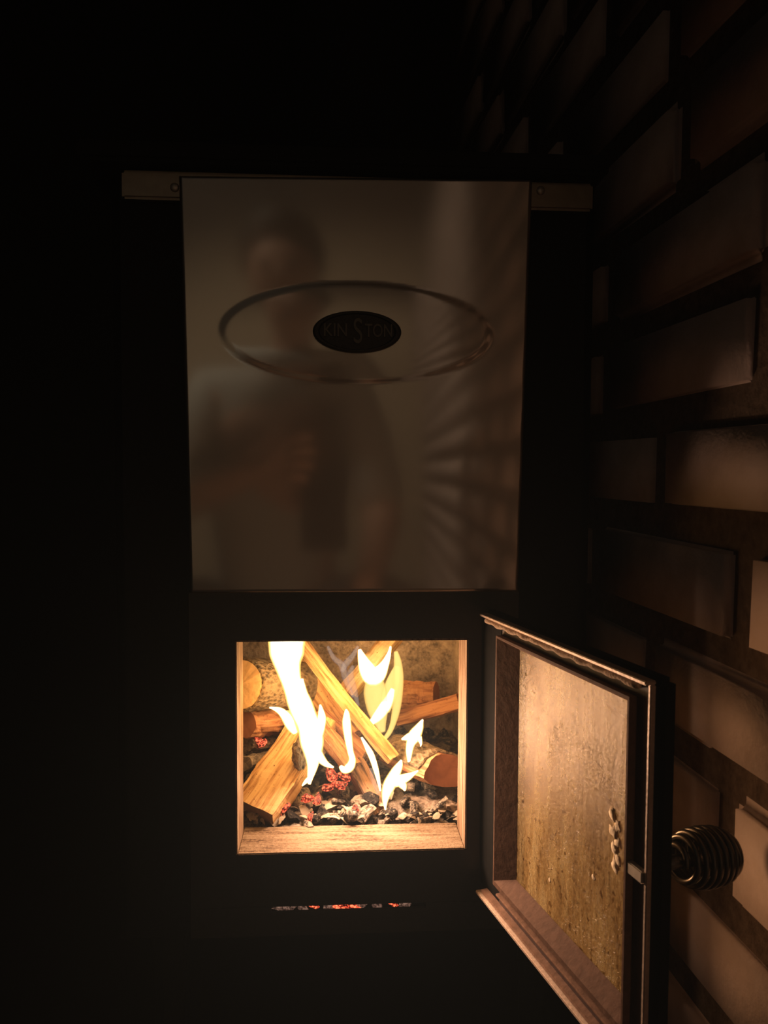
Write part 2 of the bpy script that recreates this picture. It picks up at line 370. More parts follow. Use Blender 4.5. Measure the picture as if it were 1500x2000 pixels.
# firebox liner: back, sides, roof, grate floor
IX0, IX1, IY1 = OX0-0.032, OX1+0.030, 0.262
FZ = OZ0 - 0.012
bm = bmesh.new(); box(bm, IX0-0.02, IX1+0.02, IY1, IY1+0.02, FZ, OZ1+0.05); obj('back_firebrick', bm, M['liner'], stove)
bm = bmesh.new(); box(bm, IX0-0.012, IX0, 0.040, IY1, FZ, OZ1+0.05); obj('side_firebrick', bm, M['liner'], stove)
bm = bmesh.new(); box(bm, IX1, IX1+0.012, 0.040, IY1, FZ, OZ1+0.05); obj('side_firebrick', bm, M['liner'], stove)
bm = bmesh.new(); box(bm, IX0-0.012, IX1+0.012, 0.019, IY1+0.02, OZ1+0.05, OZ1+0.058)
box(bm, IX0-0.012, OX0-CT, 0.019, 0.040, FZ, OZ1+0.05); box(bm, OX1+CT, IX1+0.012, 0.019, 0.040, FZ, OZ1+0.05)
box(bm, OX0-CT, OX1+CT, 0.010, 0.016, OZ1+CT, OZ1+0.05)
obj('firebox_casing', bm, M['liner'], stove)
bm = bmesh.new(); box(bm, IX0-0.012, IX1+0.012, 0.019, IY1+0.02, FZ-0.006, FZ); obj('grate', bm, M['black_matte'], stove)
# steel bar and top plate
bz0 = P(300, 392, 0.006).z; bz1 = P(300, 336, 0.006).z
bm = bmesh.new(); box(bm, P(238, 365, 0.004).x, P(1158, 365, 0.004).x, 0.002, 0.012, bz0, bz1)
obj('top_rail', bm, M['bar'], stove, bevel=0.002)
for px, py in ((341, 366), (1056, 372)):
    bm = bmesh.new(); bmesh.ops.create_uvsphere(bm, u_segments=10, v_segments=6, radius=0.0035)
    for vv in bm.verts: vv.co = Vector((vv.co.x, vv.co.y*0.5, vv.co.z)) + P(px, py, 0.0015)
    obj('rail_screw', bm, M['pin'], stove, smooth=True)
bm = bmesh.new(); box(bm, BX0-0.02, BX1+0.004, -0.012, 0.335, PZ1+0.001, PZ1+0.016)
obj('top_plate', bm, M['black_matte'], stove, bevel=0.003)
bm = bmesh.new(); tube(bm, [Vector((0.016, 0.2, PZ1+0.016)), Vector((0.016, 0.2, 1.6)), Vector((0.016, 0.2, 2.4))], 0.062, 24)
obj('flue_pipe', bm, M['black_matte'], stove, smooth=True)
for x in (BX0+0.03, BX1-0.03):
    for y in (0.05, 0.29):
        bm = bmesh.new(); tube(bm, [Vector((x, y, 0.0)), Vector((x, y, BZ-0.006))], [0.012, 0.016], 10)
        obj('leg', bm, M['black_matte'], stove)
# upper panel: thin sheet with an embossed oval round the badge
bc = P(697, 652, 0); ex, ez = P(962, 652, 0).x - bc.x, bc.z - P(697, 750, 0).z
TL, TR, BL, BR = P(349, 343, -0.001), P(1040, 350, -0.001), P(371, 1159, -0.001), P(1012, 1156, -0.001)
nx, nz = 150, 180
vs = []; fs = []
for j in range(nz+1):
    t = j / nz
    for i in range(nx+1):
        s = i / nx
        p = (BL.lerp(BR, s)).lerp(TL.lerp(TR, s), t)
        q = math.sqrt(((p.x-bc.x)/ex)**2 + ((p.z-bc.z)/ez)**2)
        h = 0.0
        if q < 1.0:
            e = min(1.0, (1.0-q)/0.07); e = e*e*(3-2*e)
            h = 0.00055*e + 0.0012*(1-q*q)
        h += 0.0005*math.sin(s*math.pi)*math.sin(t*math.pi)
        if j == 0 or j == nz or i == 0 or i == nx: yb = 0.0
        else: yb = -0.004 - h
        vs.append((p.x, yb, p.z))
for j in range(nz):
    for i in range(nx):
        a_ = j*(nx+1)+i; fs.append((a_, a_+1, a_+nx+2, a_+nx+1))
panel = obj('steel_panel', (vs, fs), M['steel'], stove, smooth=True, label='polished steel panel with an embossed oval')
# badge
M['badge'] = m_simple('dark_pewter', (0.050, 0.046, 0.038), 0.45, 0.5, 0.4, 0.4, 500, 0.4)
M['letters'] = m_simple('worn_pewter_letters', (0.14, 0.13, 0.11), 0.4, 0.6, 0.5, 0.3, 400, 0.2)
bx_, bzr = P(782, 652, 0).x - bc.x, bc.z - P(697, 692, 0).z
prof = [(1.0, 0.0), (1.0, 0.0022), (0.95, 0.0034), (0.88, 0.0034), (0.84, 0.0016), (0.0, 0.0018)]
bm = bmesh.new(); nseg = 56; rings = []
for r_, h_ in prof[:-1]:
    rings.append([bm.verts.new((bc.x + bx_*r_*math.cos(2*math.pi*k/nseg), -0.0068-h_, bc.z + bzr*r_*math.sin(2*math.pi*k/nseg))) for k in range(nseg)])
for i in range(len(rings)-1):
    for k in range(nseg): bm.faces.new((rings[i][k], rings[i][(k+1)%nseg], rings[i+1][(k+1)%nseg], rings[i+1][k]))
bm.faces.new(rings[-1]); bm.faces.new(rings[0][::-1])
badge = obj('badge', bm, M['badge'], stove, label='dark oval maker badge')
def lettering(txt, size, x, z, sx=1.0):
    cu = bpy.data.curves.new('lettering', 'FONT'); cu.body = txt; cu.size = size; cu.extrude = 0.0006; cu.bevel_depth = 0.0002
    cu.align_x = 'CENTER'; cu.align_y = 'CENTER'
    t = bpy.data.objects.new('lettering_source', cu); C.objects.link(t); bpy.context.view_layer.update()
    me = bpy.data.meshes.new_from_object(t.evaluated_get(bpy.context.evaluated_depsgraph_get()))
    bpy.data.objects.remove(t)
    me.materials.clear(); me.materials.append(M['letters'])
    R = Matrix.Translation((x, -0.0090, z)) @ Matrix.Rotation(math.pi/2, 4, 'X') @ Matrix.Diagonal((sx, 1, 1, 1))
    me.transform(R)
    o = bpy.data.objects.new('lettering', me); C.objects.link(o); adopt(o, badge); return o
lettering('KIN', 0.0140, bc.x-0.0165, bc.z+0.0005, 0.80)
lettering('S', 0.0270, bc.x+0.0005, bc.z-0.0005, 0.62)
lettering('TON', 0.0140, bc.x+0.0165, bc.z+0.0005, 0.70)

# ---------------------------------------------------------------- fire door (part of the stove), swung open
H = Vector((P(938, 1460, 0).x, -0.001, 0))
ang = math.radians(14.0)
du = Vector((math.sin(ang), -math.cos(ang), 0)); dw = Vector((-math.cos(ang), -math.sin(ang), 0))
DM = Matrix(((du.x, dw.x, 0, H.x), (du.y, dw.y, 0, H.y), (0, 0, 1, ZC), (0, 0, 0, 1)))     # local (u, w, v)
DW, DV0, DV1 = 0.2155, -0.3305, -0.1080
bm = bmesh.new()      # outer shell: frame with rounded corners
ring_frame(bm, 0, DW+0.004, DV0-0.001, DV1+0.001, 0.0385, 0.1995, -0.3095, -0.1215, -0.013, 0.0, DM)
M['door_black'] = m_simple('dead_black_sooty_steel', (0.010, 0.010, 0.010), 0.95, 0, 0.03, 0.3, 200, 0.1)
door = obj('door', bm, M['door_black'], stove, bevel=0.004, label='open cast iron fire door')
def dpart(name, mat, bm, **k): return obj(name, bm, mat, door, **k)
bm = bmesh.new(); box(bm, 0.010, DW+0.001, 0.0, 0.0070, DV1-0.0022, DV1, DM)
box(bm, DW-0.0012, DW+0.001, 0.0, 0.0036, DV0+0.001, DV1-0.0024, DM)
box(bm, 0.012, DW-0.0017, 0.0, 0.0085, DV0, DV0+0.0025, DM)
dpart('rim', M['rim'], bm, bevel=0.0005)
bm = bmesh.new(); ring_frame(bm, 0.038, DW-0.0016, DV0+0.0026, DV1-0.0023, 0.0395, DW-0.0138, DV0+0.015, DV1-0.0125, 0.0, 0.0008, DM)
dpart('groove', M['groove'], bm)
pts = [DM @ Vector((0.014 + i*0.0049, 0.0025 + 0.0004*math.sin(i*2.1), DV1-0.0055 + 0.0005*math.sin(i*1.3))) for i in range(40)]
bm = bmesh.new(); tube(bm, pts, [0.0020 + 0.0005*math.sin(i*1.7) for i in range(40)], 8)
dpart('gasket', M['gasket'], bm, smooth=True, label='frayed pale rope gasket')
# inner raised frame with bevelled reveal down to the pane
def reveal(name, mat, o0, o1, p0, p1, wo, wi):
    bm = bmesh.new()
    O = [(o0[0], o0[1]), (o1[0], o0[1]), (o1[0], o1[1]), (o0[0], o1[1])]
    I = [(p0[0], p0[1]), (p1[0], p0[1]), (p1[0], p1[1]), (p0[0], p1[1])]
    A = [bm.verts.new(DM @ Vector((u, 0.0, v))) for u, v in O]; B = [bm.verts.new(DM @ Vector((u, wo, v))) for u, v in O]
    g = 0.0016
    O2 = [(o0[0]+g, o0[1]+g*2.2), (o1[0]-g, o0[1]+g*2.2), (o1[0]-g, o1[1]-g), (o0[0]+g, o1[1]-g)]
    Cc = [bm.verts.new(DM @ Vector((u, wo, v))) for u, v in O2]; D = [bm.verts.new(DM @ Vector((u, wi, v))) for u, v in I]
    for k in range(4):
        n = (k+1) % 4
        bm.faces.new((A[k], A[n], B[n], B[k])); bm.faces.new((B[k], B[n], Cc[n], Cc[k])); bm.faces.new((Cc[k], Cc[n], D[n], D[k]))
    return dpart(name, mat, bm)
M['reveal'] = m_simple('heat_tinted_steel', (0.115, 0.068, 0.050), 0.75, 0.0, 0.06, 0.45, 180, 0.5)
reveal('pane_frame', M['reveal'], (0.0365, -0.3110), (0.2010, -0.1205), (0.0560, -0.2990), (0.1985, -0.1275), 0.0055, -0.0040)
bm = bmesh.new(); box(bm, 0.0545, 0.1998, -0.0075, -0.0042, -0.3005, -0.1265, DM)
pane = dpart('pane', M['pane'], bm, label='ash-filmed glass pane')
# ash crust stuck on the pane
M['crust'] = m_simple('ash_crust', (0.70, 0.58, 0.42), 0.9, 0, 0.1, 0.35, 300, 0.7)
for k, (cu_, cv_, sz) in enumerate(((0.1745, -0.1985, 0.0034), (0.1790, -0.2035, 0.0030), (0.1752, -0.2085, 0.0036), (0.1800, -0.2130, 0.0030), (0.1770, -0.2180, 0.0034), (0.1800, -0.2235, 0.0026), (0.1775, -0.2275, 0.0036), (0.1560, -0.2460, 0.0018), (0.104, -0.2740, 0.0014))):
    bm = bmesh.new(); bmesh.ops.create_icosphere(bm, subdivisions=2, radius=sz)
    for vv in bm.verts:
        vv.co *= 1 + 0.9*noise.noise(vv.co*420 + Vector((k*5, 0, 0)))
        vv.co = DM @ (Vector((vv.co.x, vv.co.y*0.22, vv.co.z*1.15)) + Vector((cu_, -0.0042, cv_)))
    o = obj('ash_crust', bm, M['crust'], door, smooth=True)
# bottom sill strips of the door
bm = bmesh.new(); box(bm, 0.016, DW-0.006, 0.0, 0.0060, DV0+0.0026, DV0+0.0050, DM); dpart('sill', M['soot_metal'], bm, bevel=0.0006)
bm = bmesh.new(); box(bm, 0.042, DW-0.0145, 0.0, 0.0060, -0.3170, -0.3150, DM); dpart('sill', M['soot_metal'], bm, bevel=0.0006)
# latch pin
pz = -0.2150
bm = bmesh.new(); box(bm, DW-0.0145, DW-0.0012, 0.001, 0.0050, pz-0.0034, pz+0.0034, DM); dpart('latch', M['pin'], bm, bevel=0.0006, label='pale steel latch bar')
# hinge barrel
for z in (-0.140, -0.287):
    bm = bmesh.new(); tube(bm, [DM @ Vector((-0.004, -0.006, z-0.014)), DM @ Vector((-0.004, -0.006, z+0.014))], 0.0045, 12)
    dpart('hinge', M['black'], bm, smooth=False)
# spring handle: barrel-shaped coil on a bolt
hu, hz, t0, t1 = 0.2015, -0.2170, 0.0275, 0.0640
bm = bmesh.new(); tube(bm, [DM @ Vector((hu, -0.010, hz)), DM @ Vector((hu, -0.052, hz))], 0.004, 10)
bolt = dpart('handle', M['spring'], bm, smooth=True, label='coiled black wire spring handle')
pts = []; nt = 9.0; K = 420
for i in range(K+1):
    s = i / K; a_ = 2*math.pi*nt*s
    R_ = 0.0150*math.sqrt(max(0.0, 1 - (abs(2*s-1))**2.6*0.80))
    pts.append(DM @ Vector((hu + R_*math.cos(a_), -(t0 + (t1-t0)*s) - 0.0015*math.cos(a_-0.7), hz + R_*math.sin(a_))))
bm = bmesh.new(); tube(bm, pts, 0.00185, 8)
o = obj('spring_coil', bm, M['spring'], bolt, smooth=True)

# ---------------------------------------------------------------- fire bed
def bed_z(x, y):
    t = min(1, max(0, (y-0.045)/0.10)); t = t*t*(3-2*t)
    return OZ0 - 0.004 + 0.012*t + 0.006*noise.noise(Vector((x*40, y*40, 1.0)))
vs = []; fs = []; ax, ay = 60, 46
for j in range(ay+1):
    for i in range(ax+1):
        x = IX0+0.002 + (IX1-IX0-0.004)*i/ax; y = 0.0465 + (IY1-0.0485)*j/ay
        vs.append((x, y, bed_z(x, y) + 0.002*noise.noise(Vector((x*300, y*300, 0)))))
for j in range(ay):
    for i in range(ax):
        a_ = j*(ax+1)+i; fs.append((a_, a_+1, a_+ax+2, a_+ax+1))
n0 = len(vs)
vs += [(x, y, FZ+0.001) for x, y, z in vs]
edge = [i for i in range(ax+1)] + [j*(ax+1)+ax for j in range(1, ay+1)] + [ay*(ax+1)+i for i in range(ax-1, -1, -1)] + [j*(ax+1) for j in range(ay-1, 0, -1)]
for k in range(len(edge)):
    a_, b_ = edge[k], edge[(k+1) % len(edge)]; fs.append((a_, a_+n0, b_+n0, b_))
ash = obj('ash_bed', (vs, fs), M['ash'], smooth=True)
tagp(ash, 'bed of loose grey wood ash covering the firebox floor', 'ash', kind='stuff')

def lump_mesh(k, name, elong=1.0, mat='coal', rad=1.0):
    bm = bmesh.new(); bmesh.ops.create_icosphere(bm, subdivisions=2, radius=rad)
    rnd = random.Random(k)
    planes = [Vector((rnd.gauss(0,1), rnd.gauss(0,1), rnd.gauss(0,1))).normalized() for _ in range(9)]
    offs = [rnd.uniform(0.30, 0.75) for _ in planes]
    for vv in bm.verts:
        for p, d in zip(planes, offs):
            e = vv.co.dot(p)
            if e > d: vv.co -= p*(e-d)
        vv.co *= 1 + 0.38*noise.noise(vv.co*2.6 + Vector((k*3.1, 0, 0)))
        vv.co.x *= elong
    me = bpy.data.meshes.new(name); bm.to_mesh(me); bm.free(); me.materials.append(M[mat]); return me
coal_me = [lump_mesh(k, 'charcoal_lump', 1.0 + 0.25*(k % 4)) for k in range(8)]
rnd = random.Random(21)
for k in range(230):
    x = rnd.uniform(IX0+0.010, IX1-0.010); y = 0.054 + (0.19)*rnd.random()**1.5
    r = rnd.uniform(0.0048, 0.0100)
    o = bpy.data.objects.new('charcoal_lump', rnd.choice(coal_me)); C.objects.link(o)
    o.scale = (r, r*rnd.uniform(0.7, 1.0), r*rnd.uniform(0.55, 0.9)); o.rotation_euler = (rnd.uniform(-0.6, 0.6), rnd.uniform(-0.6, 0.6), rnd.uniform(0, 6.3))
    o.location = (x, y, bed_z(x, y) + r*0.35 + (0.007*rnd.random() if rnd.random() < 0.35 else 0))
    tagp(o, 'small black and grey ash-coated charcoal lump in the bed of the fire', 'charcoal', 'charcoal lumps in the fire bed')
def flake_mesh(k):
    rr = random.Random(100+k); vs = []; fs = []; L = 7; wd = rr.uniform(0.12, 0.3)
    for i in range(L+1):
        t = i/L; ca = (t-0.5)*rr.uniform(1.0, 2.0)
        for sgn in (-1, 1):
            for th_ in (0, 0.05):
                vs.append((math.sin(ca)*0.9, sgn*wd*(0.4+math.sin(t*math.pi)), math.cos(ca)*0.6-0.45+th_ + rr.uniform(-.03, .03)))
    for i in range(L):
        b = i*4
        for q in ((b,b+4,b+6,b+2),(b+1,b+3,b+7,b+5),(b,b+1,b+5,b+4),(b+2,b+6,b+7,b+3)): fs.append(q)
    fs.append((0,2,3,1)); fs.append((L*4, L*4+1, L*4+3, L*4+2))
    me = bpy.data.meshes.new('ash_flake'); me.from_pydata(vs, [], fs); me.update(); me.materials.append(M['flake']); return me
flakes = [flake_mesh(k) for k in range(8)]
for k in range(180):
    x = rnd.uniform(IX0+0.012, IX1-0.012); y = 0.052 + 0.10*rnd.random()**1.8
    if x > 0.055 and y > 0.066: continue
    r = rnd.uniform(0.0045, 0.0115)
    o = bpy.data.objects.new('ash_flake', rnd.choice(flakes)); C.objects.link(o)
    o.scale = (r, r, r); o.rotation_euler = (rnd.uniform(-0.7, 0.7), rnd.uniform(-0.7, 0.7), rnd.uniform(0, 6.3))
    o.location = (x, y, bed_z(x, y) + 0.0035 + 0.004*rnd.random())
    tagp(o, 'pale curled ash flake lying on the bed of the fire', 'ash flake', 'ash flakes on the fire bed')
cinder_me = [lump_mesh(60+k, 'cinder', 1.4, 'cinder') for k in range(3)]
ember_me = [lump_mesh(40+k, 'ember', 1.3, 'ember') for k in range(3)]
embers = [(545,1583,.060,.0075,'magenta-red ember under the foot of the front split log'), (556,1578,.060,.006,'small red ember beside the foot of the front split log'),
          (601,1557,.066,.0065,'orange ember left of a pair in the middle of the fire bed'), (620,1562,.066,.0065,'orange ember right of a pair in the middle of the fire bed'),
          (604,1597,.056,.0062,'red ember by the steel lip below the tallest flame'), (692,1578,.060,.0055,'red ember at the foot of the scorched standing stick'),
          (650,1512,.095,.010,'broad red ember heap glowing below the crossed logs'), (665,1532,.085,.008,'red ember in front of the broad glowing heap'),
          (640,1535,.082,.007,'red ember left of the scorched standing stick'), (676,1515,.092,.007,'red ember under the wide orange split log'),
          (505,1445,.12,.006,'pinkish ember among the coals under the bark log'), (513,1452,.118,.005,'small pinkish ember under the bark log')]
for px, py, y, r, lab in embers:
    o = bpy.data.objects.new('ember', rnd.choice(ember_me)); C.objects.link(o)
    o.location = P(px, py, y); o.scale = (r, r*0.8, r*0.7); o.rotation_euler = (rnd.uniform(-.4,.4), rnd.uniform(-.4,.4), rnd.uniform(0, 6))
    tagp(o, lab, 'ember')
V3 = lambda x, y, z: Vector((x, y, z))
# embers fallen into the ash drawer, seen through the slot
for i, (px, r, hot) in enumerate(((552,.005,0),(572,.0055,0),(592,.005,0),(612,.004,1),(640,.0055,0),(664,.0065,1),(686,.0055,1),(712,.005,0),(740,.0055,0),(768,.004,1),(790,.005,0))):
    o = bpy.data.objects.new('ember' if hot else 'cinder', (ember_me if hot else cinder_me)[i % 3]); C.objects.link(o)
    o.location = V3(P(px, 1771, 0).x, 0.0085, SLZ - 0.0036); o.scale = (r*1.25, r, r*(0.62 if hot else 0.9)); o.rotation_euler = (0, 0, i)
    if hot: tagp(o, 'tiny glowing ember behind the air slot below the fire opening', 'ember', 'embers behind the air slot')
    else: tagp(o, 'grey ash-coated cinder behind the air slot below the fire opening', 'charcoal', 'cinders behind the air slot')

# ---------------------------------------------------------------- logs
def log(name, A, B, prof, seed, mat, endmat, label, twist=0.0, rough=0.08, n=18, bark=None, taper=1.0, cat='log', barkmat=None, cut=0.0):
    """prof: closed cross-section [(x, y)...] in metres; local z runs along the grain"""
    d = (B - A); L = d.length; rs = random.Random(seed)
    bm = bmesh.new(); rings = []
    m = len(prof)
    for i in range(n+1):
        t = i/n; ring = []
        for k, (x, y) in enumerate(prof):
            s = (1 + (taper-1)*t)
            nn = 1 + rough*noise.noise(Vector((k*0.9 + seed*3.7, t*5.0, seed)))+ 0.5*rough*noise.noise(Vector((k*2.1, t*16.0, seed*1.3)))
            bow = 0.02*L*math.sin(t*math.pi)*math.sin(seed)
            dz = 0.0
            if i == 0: dz = cut*x + 0.0012*noise.noise(Vector((x*120, y*120, seed)))
            if i == n: dz = 0.0015*noise.noise(Vector((x*150, y*150, seed)))
            ring.append(bm.verts.new((x*s*nn + bow, y*s*nn, t*L + dz)))
        rings.append(ring)
    for i in range(n):
        for k in range(m):
            f = bm.faces.new((rings[i][k], rings[i][(k+1)%m], rings[i+1][(k+1)%m], rings[i+1][k]))
    for ring, flip in ((rings[0], True), (rings[-1], False)):
        cpt = bm.verts.new(sum((v.co for v in ring), Vector())/m )
        for k in range(m):
            f = bm.faces.new((ring[(k+1)%m], ring[k], cpt) if flip else (ring[k], ring[(k+1)%m], cpt)); f.material_index = 1
    o = obj(name, bm, [mat, endmat], None)
    q = d.to_track_quat('Z', 'Y') @ Quaternion((0, 0, 1), twist)
    o.rotation_mode = 'QUATERNION'; o.rotation_quaternion = q; o.location = A
    tagp(o, label, cat)
    if bark:                                             # bark: an arc of the outline, as a sleeve part
        k0, k1 = bark; bm = bmesh.new(); th_ = 0.0022
        RA = []
        for i in range(n+1):
            t = i/n; ro = []; ri = []
            for k in range(k0, k1+1):
                x, y = prof[k % m]; s = (1 + (taper-1)*t)
                nn = 1 + rough*noise.noise(Vector((k*0.9 + seed*3.7, t*5.0, seed)))
                bow = 0.02*L*math.sin(t*math.pi)*math.sin(seed)
                b = 1 + 0.10*noise.noise(Vector((x*220, y*220, t*L*130 + seed)))
                zz = 0.0010 + (L-0.002)*t + cut*x*(1-t) + 0.0015*noise.noise(Vector((k*1.7, seed, t*9)))
                rr = math.hypot(x, y); e = th_/max(rr, 1e-6)
                ro.append(bm.verts.new((x*s*nn*(1+e*b)*(1) + bow, y*s*nn*(1+e*b), zz)))
                ri.append(bm.verts.new((x*s*nn*0.97 + bow, y*s*nn*0.97, zz)))
            RA.append((ro, ri))
        w_ = k1-k0
        for i in range(n):
            for k in range(w_):
                bm.faces.new((RA[i][0][k], RA[i][0][k+1], RA[i+1][0][k+1], RA[i+1][0][k]))
                bm.faces.new((RA[i][1][k+1], RA[i][1][k], RA[i+1][1][k], RA[i+1][1][k+1]))
            for k in (0, w_): bm.faces.new((RA[i][0][k], RA[i+1][0][k], RA[i+1][1][k], RA[i][1][k]))
        for i in (0, n):
            for k in range(w_): bm.faces.new((RA[i][0][k], RA[i][1][k], RA[i][1][k+1], RA[i][0][k+1]))
        ob = obj('bark', bm, barkmat or M['bark'], None, smooth=True)
        ob.parent = o
    return o
def circ(r, m=22, sq=1.0): return [(r*math.cos(2*math.pi*k/m), r*sq*math.sin(2*math.pi*k/m)) for k in range(m)]
def half(r, m=13, flat=0.3):
    return [(r*math.cos(math.pi*k/(m-1)), r*math.sin(math.pi*k/(m-1))) for k in range(m)] + [(-r*0.5, -r*flat), (0, -r*flat*1.2), (r*0.5, -r*flat)]
def plank(w_, h_, j=0.15):
    w2, h2 = w_/2, h_/2
    return [(-w2, -h2), (-w2*0.5, -h2*1.1), (0, -h2*0.95), (w2*0.5, -h2*1.05), (w2, -h2), (w2*1.05, 0), (w2, h2), (w2*0.5, h2*1.05), (0, h2*0.92), (-w2*0.5, h2*1.08), (-w2, h2), (-w2*0.96, 0)]
def wedge(w_, h_):
    return [(-w_/2, -h_/2), (0, -h_*0.55), (w_/2, -h_/2), (w_*0.42, 0.05*h_), (w_*0.2, h_*0.42), (0, h_*0.55), (-w_*0.18, h_*0.45), (-w_*0.40, 0.0)]

log('round_log', P(470, 1337, .082), P(603, 1338, .185), circ(0.0215), 1, M['wood'], M['endgrain'], 'round bark-covered log with a pale cut end against the left side of the firebox', bark=(0, 22), rough=0.05)
log('split_log', P(478, 1414, .110), P(580, 1408, .160), circ(0.0155, 14, 0.8), 2, M['wood_red'], M['endred'], 'reddish split log lying under the round bark-covered log', rough=0.22)
front = log('split_log', P(497, 1588, .056), P(622, 1408, .135), plank(0.040, 0.021), 3, M['wood'], M['enddark'], 'wide pale split log leaning at the front left with its foot by the lip', twist=0.25, rough=0.10, n=24)
log('thin_split_log', P(588, 1256, .150), P(768, 1482, .094), plank(0.0105, 0.0095), 4, M['wood'], M['wood'], 'long thin pale split stick leaning diagonally across the middle of the fire', twist=0.5, rough=0.12, n=26, cat='stick')
log('split_log', P(585, 1290, .185), P(688, 1440, .140), wedge(0.031, 0.024), 5, M['wood_mid'], M['wood_red'], 'wide orange split log leaning behind the long thin diagonal stick', twist=0.4, rough=0.14)
log('split_log', P(632, 1402, .152), P(716, 1480, .112), wedge(0.024, 0.022), 6, M['wood_red'], M['wood_char'], 'short split log with a scorched rounded end below the wide orange one', twist=0.2, rough=0.14)
log('split_log', P(610, 1400, .120), P(688, 1500, .090), wedge(0.018, 0.016), 16, M['wood_red'], M['wood_char'], 'narrow reddish split log between the tallest flame and the thin middle flame', twist=0.9, rough=0.16)
log('scorched_stick', P(690, 1490, .108), P(742, 1590, .076), plank(0.0165, 0.012), 7, M['wood_char'], M['wood_char'], 'dark scorched stick standing in the embers at the front middle', twist=0.3, rough=0.16, cat='stick')
log('split_log', P(867, 1520, .082), P(772, 1482, .135), half(0.0220), 8, M['wood_red'], M['endred'], 'half-round bark log with a reddish cut face against the right side of the firebox', twist=0.2, bark=(1, 11), rough=0.08, barkmat=M['bark'], cut=0.5)
log('split_log', P(790, 1216, .195), P(682, 1350, .185), plank(0.022, 0.016), 9, M['wood'], M['wood'], 'split log leaning at the back with its top under the lintel, behind the yellow flame', twist=0.6, rough=0.12)
log('thin_split_log', P(776, 1404, .195), P(898, 1370, .168), plank(0.0155, 0.010), 10, M['wood_red'], M['wood_red'], 'reddish thin split plank sloping up to the right at the back of the firebox', twist=1.2, rough=0.10)
log('split_log', P(776, 1362, .225), P(852, 1362, .212), circ(0.0195, 14, 0.85), 11, M['wood_red'], M['endred'], 'broken reddish log stump behind the thin sloping plank at the back', rough=0.2)
log('charred_log', P(793, 1568, .100), P(905, 1588, .070), circ(0.0105, 14, 0.8), 12, M['bark_dark'], M['bark_dark'], 'black charred log lying under the half-round bark log', rough=0.3)
log('charred_log', P(482, 1452, .125), P(560, 1445, .16), circ(0.0100, 14, 0.8), 13, M['bark_dark'], M['bark_dark'], 'black charred log on the ash under the reddish split log', rough=0.3)
log('ash_coated_log', P(480, 1490, .088), P(545, 1478, .12), circ(0.0080, 14, 0.7), 14, M['ash'], M['ash'], 'ash-grey burnt log behind the wide pale front split log', rough=0.3)
# knot of bark on the front log
bm = bmesh.new(); bmesh.ops.create_icosphere(bm, subdivisions=3, radius=1.0)
kp = P(587, 1472, .080)
for vv in bm.verts:
    vv.co *= 1 + 0.35*noise.noise(vv.co*2.2)
    vv.co = Vector((vv.co.x*0.0075, vv.co.y*0.006, vv.co.z*0.0150)) + kp
kn = obj('knot', bm, M['bark_dark'], front, smooth=True, label='dark gnarled knot')

# ---------------------------------------------------------------- flames
def flame(name, label, tongues, y, mats='flame'):
    ct = tongues[0][0]; base = P(ct[0][0], ct[0][1], y)
    root = thing(name, base, label, 'flame')
    for tg in tongues:
        path, opt = (tg[0], tg[1]) if len(tg) > 1 else (tg[0], {})
        yy = opt.get('y', y); mt = opt.get('mat', mats); thick = opt.get('thick', 0.7)
        # Catmull-Rom through the px path
        pts = []; rad = []
        Q = [path[0]] + list(path) + [path[-1]]
        for i in range(1, len(Q)-2):
            for s in range(6):
                t = s/6; r = []
                for c in range(len(Q[0])):
                    p0, p1, p2, p3 = (Q[i-1][c], Q[i][c], Q[i+1][c], Q[i+2][c])
                    r.append(0.5*((2*p1) + (-p0+p2)*t + (2*p0-5*p1+4*p2-p3)*t*t + (-p0+3*p1-3*p2+p3)*t**3))
                pts.append(r)
        pts.append(list(path[-1]))
        bm = bmesh.new(); n = 18; rings = []
        for i, r in enumerate(pts):
            px, py, wd = r[:3]; yc = yy + (r[3] if len(r) > 3 else 0.0)
            c = P(px, py, yc); a_ = pts[max(0, i-1)]; b_ = pts[min(len(pts)-1, i+1)]
            t = (P(b_[0], b_[1], yc) - P(a_[0], a_[1], yc)).normalized()
            side = t.cross(Vector((0, 1, 0))).normalized(); rr = max(0.0004, mm_at(max(wd, 0.8), yc)) * (1 + 0.14*noise.noise(Vector((i*0.13, 3.3, len(path)*1.7))))
            rings.append([bm.verts.new(c + side*(rr*math.cos(2*math.pi*k/n)) + Vector((0, 1, 0))*(rr*thick*math.sin(2*math.pi*k/n))) for k in range(n)])
        for i in range(len(rings)-1):
            for k in range(n): bm.faces.new((rings[i][k], rings[i][(k+1)%n], rings[i+1][(k+1)%n], rings[i+1][k]))
        bm.faces.new(rings[0][::-1]); bm.faces.new(rings[-1])
        obj('tongue', bm, M[mt], root, smooth=True)
    return root
flame('flame', 'tallest white-hot flame rising from the front split log to the lintel', [
    ([(604,1532,3),(606,1518,7),(611,1490,13),(610,1455,22),(604,1420,24),(592,1390,24),(580,1360,23),(569,1330,22),(562,1300,28),(560,1275,35),(560,1250,39),(561,1225,40),(566,1200,30),(572,1180,10)], {'thick': 0.5}),
    ([(612,1460,10),(622,1430,12),(628,1405,10),(627,1388,6),(625,1376,2)], {}),
    ([(612,1455,12),(624,1478,11),(637,1492,7),(652,1499,2)], {}),
    ([(604,1520,5),(596,1528,4),(590,1535,1.5)], {}),
    ([(588,1385,9),(590,1360,13),(589,1340,9),(590,1325,3)], {})], 0.070)
flame('flame', 'short hooked white flame licking left between bark log and front split log', [
    ([(578,1432,6),(570,1420,11),(561,1403,12),(549,1390,8),(536,1384,4.5),(526,1382,1.5)], {}),
    ([(578,1432,4),(580,1412,10),(572,1396,7),(560,1388,2)], {'mat': 'flame_soft'})], 0.095)
